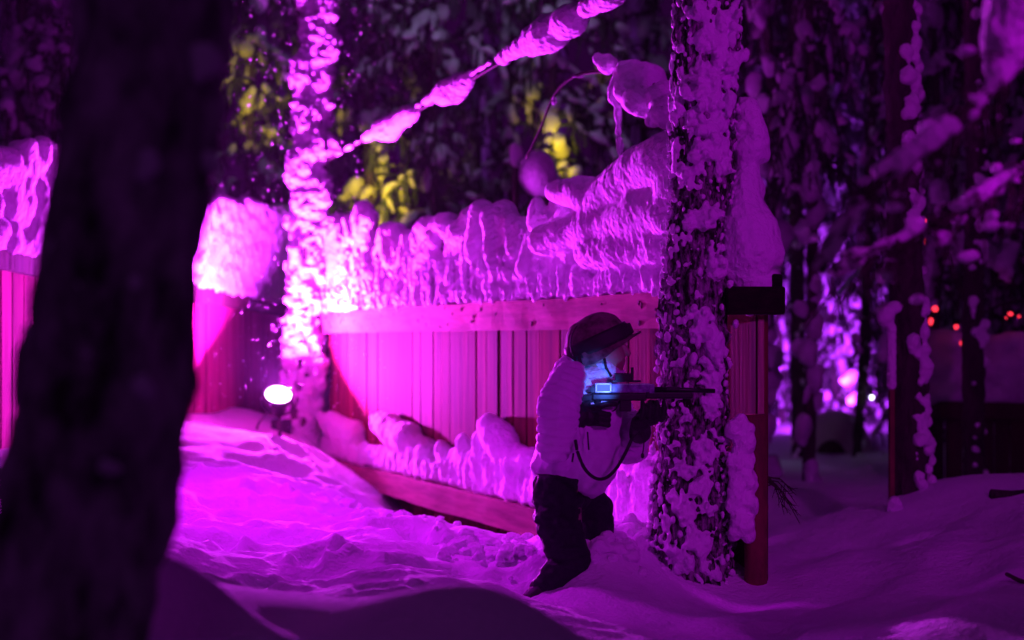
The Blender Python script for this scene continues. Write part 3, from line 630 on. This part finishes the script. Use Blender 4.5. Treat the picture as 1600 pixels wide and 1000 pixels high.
V, F = blobs(B, 2); tag(obj('fence_snow', fuse(V, F, .03, 3, lambda c, n: .03 * fbm(c, 4, 3)), SNOWF), 'smooth dim violet snow band on top of the distant red brown fence', 'snow')
tp = thing('marker_post', at(1392, 842, 8.3), 'thin red post with a pale snow column on top beside the dark trunk', 'post')
V, F = box(at(1393, 722, 8.3), (.028, .04, .92)); obj('pole', (V, F), REDW, tp, False)
B = [(*at(1393, y, 8.3), .03, .035, .05) for y in range(515, 606, 12)] + [(*at(1384, 495, 8.3), .055, .05, .065), (*at(1398, 480, 8.3), .05, .05, .04)]
V, F = blobs(B, 2); obj('snow_column', fuse(V, F, .01, 2), SNOW, tp)
B = [(*at(1399, 790, 8.25), .05, .05, .06)]; V, F = blobs(B, 2); V += np.stack([fbm(V, 14, 2)] * 3, -1) * .01; obj('snow_ball', (V, F), SNOW, tp)
tw = []
for k in range(9):
    a = Vector(at(1196 + U(-3, 3), 752 + U(-12, 8), 6.75)); d = Vector((U(.06, .15), U(-.03, .05), U(-.22, -.02))); b = a + d * .5 + Vector((0, 0, .03)); c = a + d
    tw.append(tube([a, b, c], [.004, .003, .0015], 5))
    for j in range(5): p = b.lerp(c, U(0, .9)); tw.append(tube([p, p + Vector((U(-.03, .05), U(-.02, .02), U(-.06, .01)))], [.002, .001], 4))
tag(obj('twig_bundle', merge(*tw), TWIG), 'bare dark twigs drooping from the snow beside the red end post', 'twigs')
tag(obj('log', tube([at(1548, 772, 8.0), at(1580, 776, 8.0), at(1640, 772, 8.0)], [.03, .035, .035], 10), BARK), 'dark log end poking out of the snow bank at the right', 'log')
tag(obj('stick', tube([at(1573, 897, 5.6), at(1590, 906, 5.5), at(1612, 915, 5.45)], [.008, .009, .01], 7), TWIG), 'short dark stick poking from the lower right snow', 'stick')
REDGLOW = material('red_glow', (.3, .01, .02), emit=(1, .03, .06), estr=2.2)  # red light on snow clumps, put in as self-glowing blobs
RP = [(1461,482,5,9,'double red glow blob upper left of the far red glows'),(1456,503,5,7,'large red glow left of the others above the far fence'),(1495,511,6,5,'bright red glow low in the middle of the far red glows'),(1505,490,3,6,'slim red glow above the bright middle one'),(1502,535,2.5,6,'lowest red glow hanging just above the distant snow band'),
      (1540,513,3,3,'tiny red glow alone between the middle and right groups'),(1579,491,6,4,'wide red glow at the right end of the far glows'),(1572,497,3,2.5,'tiny red glow just left of the wide right one'),(1592,495,2.5,3,'last small red glow at the right picture edge'),(1446,347,1.6,6,'upper thin red streak glow hanging in the dark branches'),(1446,379,1.6,6,'lower thin red streak glow hanging in the dark branches')]
for px, py, rx, ry, lb in RP:
    Yv = 12.0 if px > 1450 else 8.0; sc = Yv / F_PX; V, F = blobs([(*at(px, py, Yv), rx * sc * .7, rx * sc * .7, ry * sc * .7)], 2); V += np.stack([fbm(V, 20, 2), 0 * V[:, 0], fbm(V + 3, 20, 2)], -1) * .012
    tag(obj('glow_blob', (V, F), REDGLOW), lb, 'light', 'small red glows among the far trees')
WL = material('white_bulb', (.5, .5, .5), emit=(.75, .7, 1), estr=9)
V, F = blobs([(*at(1362, 621, 16.0), .022, .022, .022)], 2); tag(obj('path_light', (V, F), WL), 'tiny white point of light beside the thin leaning trunk', 'light')

# snow sparkling in the air round the lamp
n = 1500; it = []
for k in range(n):
    Yv = U(9.5, 13); px = rng.normal(480, 60) if U() < .8 else U(250, 1000); py = U(-20, 690); r = (.0018 + .0045 * U() ** 5) * Yv / 11
    it.append((*at(px, py, Yv), r, r, r * U(1, 1.8)))
FLK = material('flakes', (.9, .9, .95), rough=.4)
tag(obj('snowflakes', blobs(it, 1), FLK), 'fine falling snow sparkling in the lamp light', 'snowflakes', kind='stuff')

# ------------------------------------------------------------------ broken snow kicked up round the legs
B = []
for k in range(420):
    cx, cy, sx, sy = [(-.02, 6.65, .13, .18), (.42, 6.45, .13, .12), (.40, 6.2, .10, .08), (.62, 6.65, .16, .15), (-.2, 6.9, .15, .3), (-.6, 8.3, .3, .3)][k % 6]
    x, y = rng.normal(cx, sx), rng.normal(cy, sy); r = .008 + .035 * U() ** 3; B.append((x, y, float(GZ(x, y)) + r * .35, r * U(.8, 1.4), r * U(.8, 1.4), r * U(.7, 1.1)))
V, F = blobs(B, 2); tag(obj('broken_snow', fuse(V, F, .009, 1, lambda c, n: .010 * fbm(c, 28, 3)), SNOW), kind='stuff', label='broken snow crumbs trodden up round the crouching legs', cat='snow')
# ------------------------------------------------------------------ person
PY = 6.2
def Q(px, py, dy=0): return at(px, py, PY + dy)
SKIN = material('skin', (.30, .18, .14), rough=.5)
JACK = material('pale_jacket', (.58, .54, .64), (.68, .64, .74), .7, 6, bump=.5, bscale=30, bdist=.008, sheen=.3)
TROU = material('dark_trousers', (.010, .010, .018), (.014, .013, .022), .65, 5, bump=.5, bscale=25, bdist=.01, spec=.2)
GLOV = material('black_glove', (.012, .01, .015), rough=.6, bump=.5, bscale=60, bdist=.004, spec=.3)
BOOT = material('black_boot', (.012, .01, .012), rough=.6, bump=.4, bscale=40, bdist=.004)
STRAP = material('black_webbing', (.01, .01, .012), rough=.7)
GAIT = material('pale_gaiter', (.55, .55, .62), (.7, .7, .76), .8, 40, bump=1, bscale=90, bdist=.006)
CAMO = material('camo_cloth', (.035, .01, .018), (.20, .11, .13), .85, 17, bump=.4, bscale=60, bdist=.004)
B = []
B += [(*Q(937, 542), .098, .078, .112), (*Q(950, 560), .075, .065, .085), (*Q(960, 578), .040, .042, .034)]      # skull, face, jaw
B += chain([Q(968, 532), Q(978, 545), Q(982, 552)], [.012, .012, .0125], .3)                                   # nose
B += [(*Q(970, 527, -.02), .02, .03, .009), (*Q(970, 527, .02), .02, .03, .009), (*Q(973, 564), .013, .024, .006), (*Q(972, 570), .013, .022, .006), (*Q(968, 582), .016, .02, .014)]
B += [(*Q(934, 552, -.078), .016, .009, .03), (*Q(934, 552, .078), .016, .009, .03)]                            # ears
B += chain([Q(932, 575), Q(915, 610)], [.052, .058])
B += chain([Q(904, 622), Q(900, 650), Q(884, 735)], [.09, .11, .11], .3, 1.3) + chain([Q(892, 602, -.14), Q(900, 602, .16)], [.055, .055])
B += chain([Q(888, 594, -.17), Q(870, 690, -.22), Q(904, 660, -.1), Q(920, 648, -.075)], [.05, .042, .028, .03]) + chain([Q(930, 605, .17), Q(985, 698, .13), Q(998, 668, .04), Q(1015, 646, .0)], [.05, .042, .028, .03])
B += chain([Q(876, 760, -.09), Q(892, 872, -.11), Q(850, 928, -.11)], [.085, .055, .045]) + chain([Q(885, 765, .09), Q(930, 800, .1), Q(935, 870, .1)], [.08, .055, .045])
V, F = blobs(B, 3)
body = obj('person', fuse(V, F, .0055, 2), SKIN)
tag(body, 'crouching person in a pale quilted jacket, black trousers and camouflage hat aiming a rifle', 'person')
for s in (-1, 1):
    V, F = blobs([(*Q(967, 538, s * .028), .009, .012, .008)], 2); obj('eye', (V, F), material('eye', (.6, .6, .6), rough=.15), body)
# jacket with quilted rings along each limb
segs = []
def quilt(pts, rad, pitch, yr=1.0, amp=.016):
    segs.append(([Vector(p) for p in pts], rad, pitch, amp)); return chain(pts, rad, .25, yr)
B = quilt([Q(902, 630), Q(904, 650), Q(896, 690), Q(884, 728)], [.11, .145, .148, .138], .06, 1.22, .004)
B += [(*Q(925, 690), .12, .17, .16), (*Q(915, 735), .12, .16, .1), (*Q(932, 650), .11, .16, .16), (*Q(860, 728), .075, .14, .06), (*Q(914, 752), .09, .15, .07), (*Q(922, 722), .12, .165, .12)]
B += chain([Q(886, 600, -.15), Q(900, 600, .16)], [.078, .085]) + [(*Q(893, 574), .058, .1, .055), (*Q(884, 580, -.06), .05, .08, .06)]
B += quilt([Q(888, 592, -.17), Q(872, 640, -.225), Q(868, 690, -.225)], [.076, .083, .08], .036)
B += quilt([Q(868, 690, -.225), Q(885, 680, -.18), Q(906, 660, -.115)], [.08, .066, .048], .034)
B += quilt([Q(930, 600, .17), Q(965, 660, .17), Q(984, 698, .12)], [.085, .08, .075], .036)
B += quilt([Q(984, 696, .12), Q(1000, 670, .045)], [.07, .05], .034)
V, F = blobs(B, 2)
def qd(c, n):
    best = np.full(len(c), 1e9); d = np.zeros(len(c))
    for pts, rad, pitch, amp in segs:
        acc = 0
        for k in range(len(pts) - 1):
            a, b = np.array(pts[k]), np.array(pts[k + 1]); ab = b - a; L = np.linalg.norm(ab); t = ((c - a) @ ab) / L ** 2; tc = np.clip(t, 0, 1)
            r = rad[k] + (rad[k + 1] - rad[k]) * tc; dist = np.linalg.norm(c - (a + tc[:, None] * ab), axis=1) - r
            ph = (acc + t * L) / pitch; ph = ph + .24 * fbm(c, 6, 2)
            v = amp * (np.sqrt(np.abs(np.sin(PI * ph))) - .7); m = dist < best; best[m] = dist[m]; d[m] = v[m]; acc += L
    return d * (.7 + .5 * vn(c * 6)) + .008 * fbm(c, 8, 3) + .012 * (1 - np.abs(fbm(c * [1, 1, .5], 7, 3)))
jk = obj('jacket', fuse(V, F, .0055, 2, qd), JACK, body)
# trousers
B = chain([Q(880, 748), Q(882, 765)], [.128, .12], .25, 1.25) + chain([Q(872, 768, -.08), Q(871, 810, -.1), Q(890, 872, -.12)], [.115, .1, .082]) + chain([Q(893, 874, -.12), Q(870, 900, -.13), Q(848, 924, -.14)], [.08, .07, .06])
B += chain([Q(888, 765, .08), Q(912, 785, .1), Q(930, 796, .1)], [.115, .095, .075]) + chain([Q(930, 798, .1), Q(936, 880, .1)], [.075, .065])
V, F = blobs(B, 2)
def td(c, n): return .020 * (1 - np.abs(fbm(c * [1, 1, 1.8], 8, 3))) + .005 * fbm(c, 22, 2) - .010
obj('trousers', fuse(V, F, .007, 2, td), TROU, body)
V, F = blobs(chain([Q(856, 915, -.14), Q(838, 934, -.15), Q(826, 944, -.16)], [.058, .056, .05]) + chain([Q(826, 944, -.16), Q(846, 955, -.17)], [.045, .038]), 2)
obj('boot', fuse(V, F, .007, 2, lambda c, n: .004 * fbm(c, 20, 2)), BOOT, body)
V, F = blobs(chain([Q(936, 880, .1), Q(940, 920, .1)], [.06, .055]) + chain([Q(940, 925, .1), Q(975, 930, .1)], [.05, .042]), 2); obj('boot', fuse(V, F, .009, 2), BOOT, body)
# gaiter round neck and chin
B = [(*Q(926, 590), .078, .078, .06), (*Q(948, 580), .062, .068, .046), (*Q(916, 600), .082, .105, .06), (*Q(914, 588), .07, .09, .05), (*Q(944, 568), .052, .072, .03), (*Q(962, 584), .036, .045, .03), (*Q(935, 603), .08, .085, .05)]
V, F = blobs(B, 3); obj('neck_gaiter', fuse(V, F, .005, 2, lambda c, n: .007 * (1 - np.abs(fbm(c * [.7, 1, 2.2], 16, 2)))), GAIT, body)
obj('chin_strap', tube([Q(944, 560, -.085), Q(947, 575, -.083), Q(955, 588, -.072)], .006, 6), STRAP, body)
# hat
f_ax = Vector((.91, 0, .41)); u_ax = Vector((-.41, 0, .91)); w_ax = Vector((0, 1, 0)); HC = Vector(Q(941, 546))
def hat_shell(v0, v1, off, nth=72, nv=22, brim=True):
    V = []
    for j in range(nv):
        v = v0 + (v1 - v0) * j / (nv - 1); 
        for i in range(nth):
            th = 2 * PI * i / nth; c, s = math.cos(th), math.sin(th); ph = v * PI / 2
            rr = math.sin(min(ph, PI / 2)) ** .75; hh = math.cos(min(ph, PI / 2)) ** .85 if ph < PI / 2 else 0
            lo = max(0, v - 1)
            a = .142 + off; b = .118 + off; p = HC + f_ax * (c * a * rr - .006) + w_ax * (s * b * rr) + u_ax * ((.150 + off) * hh - lo * .12 * (1.0 - .75 * max(0, c)))
            if brim and lo > 0: p += f_ax * (max(0, c) ** 2 * lo * .16) + u_ax * (max(0, c) * lo * .03) - f_ax * (lo * .03 * (c < 0))
            V.append(p[:])
    V = np.array(V); F = [(j*nth+i, j*nth+(i+1) % nth, (j+1)*nth+(i+1) % nth, (j+1)*nth+i) for j in range(nv-1) for i in range(nth)]
    return V, np.array(F)
V, F = hat_shell(0.001, 1.30, 0); V = V + (np.stack([fbm(V, 16, 3), fbm(V + 5, 16, 3), fbm(V + 9, 16, 3)], -1)) * .007
hat = obj('hat', (V, F), CAMO, body); m = hat.modifiers.new('s', 'SOLIDIFY'); m.thickness = .008; m.offset = -1
V, F = hat_shell(.74, .99, .009, 72, 6, False); hb = obj('headband', (V, F), STRAP, hat); m = hb.modifiers.new('s', 'SOLIDIFY'); m.thickness = .004
def hp(f, u, w): return HC + f_ax * f + u_ax * u + w_ax * w
Rh = np.array([f_ax[:], w_ax[:], u_ax[:]]).T
o = obj('sensor', box(hp(.142, .035, 0), (.03, .05, .05), Rh), STRAP, hat, False); bevel(o, .006)
V, F = lathe([(0, .006), (.016, .006), (.0205, .003), (.0205, -.004)], 24); V = V[:, [0, 2, 1]] * [1, -1, 1]
lc = hp(-.047, .034, -.1105); obj('badge', (V @ Rh.T + np.array(lc), F), material('badge', (.55, .5, .62), (.12, .1, .16), .4, 60), hat)
ring = [hp(-.047 + .0165 * math.cos(a), .034 + .0165 * math.sin(a), -.118) for a in np.linspace(0, 2 * PI, 24)]
zig = [hp(-.047 + x, .034 + z, -.1185) for x, z in ((-.011, -.006), (-.004, .008), (.001, -.005), (.006, .007), (.011, -.003))]
obj('badge_mark', merge(tube(ring, .0013, 5), tube(zig, .0016, 5)), STRAP, hat)
obj('chin_cord', tube(spline([Q(902, 508, -.1), Q(893, 525, -.1), Q(892, 545, -.1), Q(900, 566, -.12)], 6), .003, 6), STRAP, hat)
sp = spline([Q(905, 556, -.112), Q(908, 580, -.16), Q(907, 610, -.22), Q(905, 642, -.24)], 6)
ms = []
V = []; 
for p in sp: V += [(p.x - .0075, p.y, p.z), (p.x + .0075, p.y, p.z), (p.x + .0075, p.y + .004, p.z), (p.x - .0075, p.y + .004, p.z)]
F = [(i*4+k, i*4+(k+1) % 4, i*4+4+(k+1) % 4, i*4+4+k) for i in range(len(sp)-1) for k in range(4)]
obj('hanging_strap', (np.array(V), np.array(F)), STRAP, hat, False)
obj('zip_pull', tube([Q(896, 708, -.3), Q(894, 722, -.3)], .004, 6), STRAP, jk)

# gloves: palm + five fingers each
def hand(palm, fingers, fr, thumb, cuff):
    B = list(palm)
    for f, r in zip(fingers, fr): B += chain(f, [r * 1.12, r * 1.05, r, r * .85][:len(f)], .35)
    B += chain(thumb, [.018, .016, .013], .35) + chain(*cuff)
    V, F = blobs(B, 2); return fuse(V, F, .0038, 1, lambda c, n: .0016 * fbm(c, 40, 2))
D = -.16
fg = [[Q(922, y0, D), Q(938, y0 + 1, D - .028), Q(951, y0 + 3, D - .012), Q(946, y0 + 4, D + .02)] for y0 in (645, 653, 661)]
fg = [[Q(922, 637, D), Q(938, 634, D - .024), Q(952, 631, D - .016), Q(962, 632, D)]] + fg
g1 = hand([(*Q(914, 648, D + .005), .036, .030, .044), (*Q(920, 652, D), .032, .028, .04), (*Q(908, 646, D), .032, .03, .038)], fg, [.0125, .0135, .013, .0115],
          [Q(912, 634, D + .01), Q(924, 626, D + .03), Q(938, 625, D + .045)], ([Q(908, 650, D), Q(900, 658, D - .01)], [.042, .046]))
obj('glove', g1, GLOV, body)
D2 = -.11
fg = [[Q(x, 656, D2 + .01), Q(x + 3, 650, D2 - .035), Q(x + 4, 637, D2 - .042), Q(x + 3, 628, D2 - .03)] for x in (1001, 1012, 1023, 1034)]
g2 = hand([(*Q(1012, 655, D2 + .01), .052, .042, .03), (*Q(1000, 660, D2 + .02), .035, .038, .034)], fg, [.0125, .0135, .013, .0115],
          [Q(998, 652, D2 + .04), Q(1006, 638, D2 + .052), Q(1020, 629, D2 + .046)], ([Q(1000, 662, D2 + .02), Q(1000, 676, D2 + .1)], [.042, .05]))
obj('glove', g2, GLOV, body)
obj('glove_cord', tube(spline([Q(918, 675, -.2), Q(919, 690, -.21), Q(920, 703, -.21)], 4), .0035, 6), STRAP, body)
V, F = merge(tube(spline([Q(1003, 675, -.1), Q(1006, 692, -.11), Q(1004, 710, -.11)], 4), .0028, 6), blobs([(*Q(1004, 712, -.11), .008, .008, .012)], 2)); obj('glove_cord', (V, F), STRAP, body)

# ------------------------------------------------------------------ rifle held by the person
GD = -.13
GUNM = material('black_plastic', (.012, .011, .014), rough=.45, bump=.2, bscale=60, bdist=.002, spec=.4)
HOUSM = material('clear_housing', (.30, .28, .45), (.07, .05, .14), .2, 30, spec=.8)
GLOW = material('lit_housing', (.10, .13, .32), emit=(.30, .42, 1.0), estr=.16)
gun = thing('rifle', Q(950, 625, GD), 'black game rifle with a clear lit housing held by the crouching person', 'rifle')
def gb(x0, x1, y0, y1, wd, m, name, bev=.004, dy=0, tilt=0, parent=None):
    a, b = Q(x0, y1, GD + dy), Q(x1, y0, GD + dy)
    M = Matrix.Rotation(R(tilt), 3, 'Y')
    o = obj(name, box(((a[0] + b[0]) / 2, PY + GD + dy, (a[2] + b[2]) / 2), (abs(b[0] - a[0]), wd, abs(b[2] - a[2])), M), m, parent or gun, False); bevel(o, bev); return o
gb(924, 1010, 614, 626, .05, GUNM, 'receiver', .008)
gb(1008, 1082, 612, 623, .046, GUNM, 'handguard', .008)
gb(932, 953, 600, 612, .036, GLOW, 'lit_chamber', .004, .0)
for x0, x1, y0, y1 in ((931, 955, 598.5, 601), (931, 955, 611, 613), (930, 932.5, 599, 613), (952.5, 955, 598, 613)): gb(x0, x1, y0, y1, .042, material('housing_rim', (.6, .6, .75), rough=.3), 'housing_rim', .001)
gb(955, 1016, 599, 613.5, .036, HOUSM, 'clear_housing', .005)
gb(1014, 1022, 600, 615, .044, HOUSM, 'front_collar', .003)
obj('barrel', tube([Q(1018, 608, GD), Q(1060, 609, GD), Q(1117, 611, GD)], [.0115, .0105, .0095], 14), GUNM, gun)
gb(1040, 1062, 604, 611, .028, GUNM, 'barrel_sleeve', .004)
gb(957, 1001, 594, 597.5, .022, GUNM, 'sight_rail', .001)
gb(961, 987, 583, 595, .026, GUNM, 'sight', .004)
gb(985.5, 990, 574, 596, .016, GUNM, 'sight_post', .001)
gb(922, 931, 604, 614, .03, GUNM, 'end_cap', .003)
V, F = tube([Q(934, 622, GD), Q(931, 645, GD), Q(927, 668, GD)], [.019, .018, .019], 10); obj('grip', (V, F), GUNM, gun)
gb(968, 986, 624, 643, .03, GUNM, 'magazine', .004)
obj('trigger_guard', tube(spline([Q(940, 624, GD), Q(946, 640, GD), Q(960, 641, GD), Q(968, 626, GD)], 6), .0035, 6), GUNM, gun)
gb(896, 926, 616, 640, .036, GUNM, 'stock', .008)
obj('sling', tube(spline([Q(899, 688, -.30), Q(903, 708, -.33), Q(914, 733, -.32), Q(930, 747, -.30), Q(946, 747, -.28), Q(962, 733, -.26), Q(976, 710, -.23), Q(988, 684, -.2)], 8), .0072, 10), STRAP, gun)
obj('sling_hook', tube([Q(988, 684, -.2), Q(1000, 674, -.17)], .003, 6), STRAP, gun)
light('housing_light', 'SPOT', Q(956, 616, -.30), 5.0, (.07, .17, 1.0), Q(922, 590, -.05), spot_size=R(78), spot_blend=1, shadow_soft_size=.012)
hz = material('night_haze', (1, 1, 1)); nt = hz.node_tree; nt.nodes.remove(nt.nodes['Principled BSDF'])
pv = nt.nodes.new('ShaderNodeVolumePrincipled'); pv.inputs['Density'].default_value = .0006; pv.inputs['Color'].default_value = (.85, .85, .9, 1); pv.inputs['Anisotropy'].default_value = .35
nt.links.new(pv.outputs[0], nt.nodes['Material Output'].inputs['Volume'])
tag(obj('haze', box((0, 26, 5.2), (44, 64, 14)), hz, smooth=False), kind='stuff')
print('done', len(bpy.data.objects), sum(len(m.vertices) for m in bpy.data.meshes))
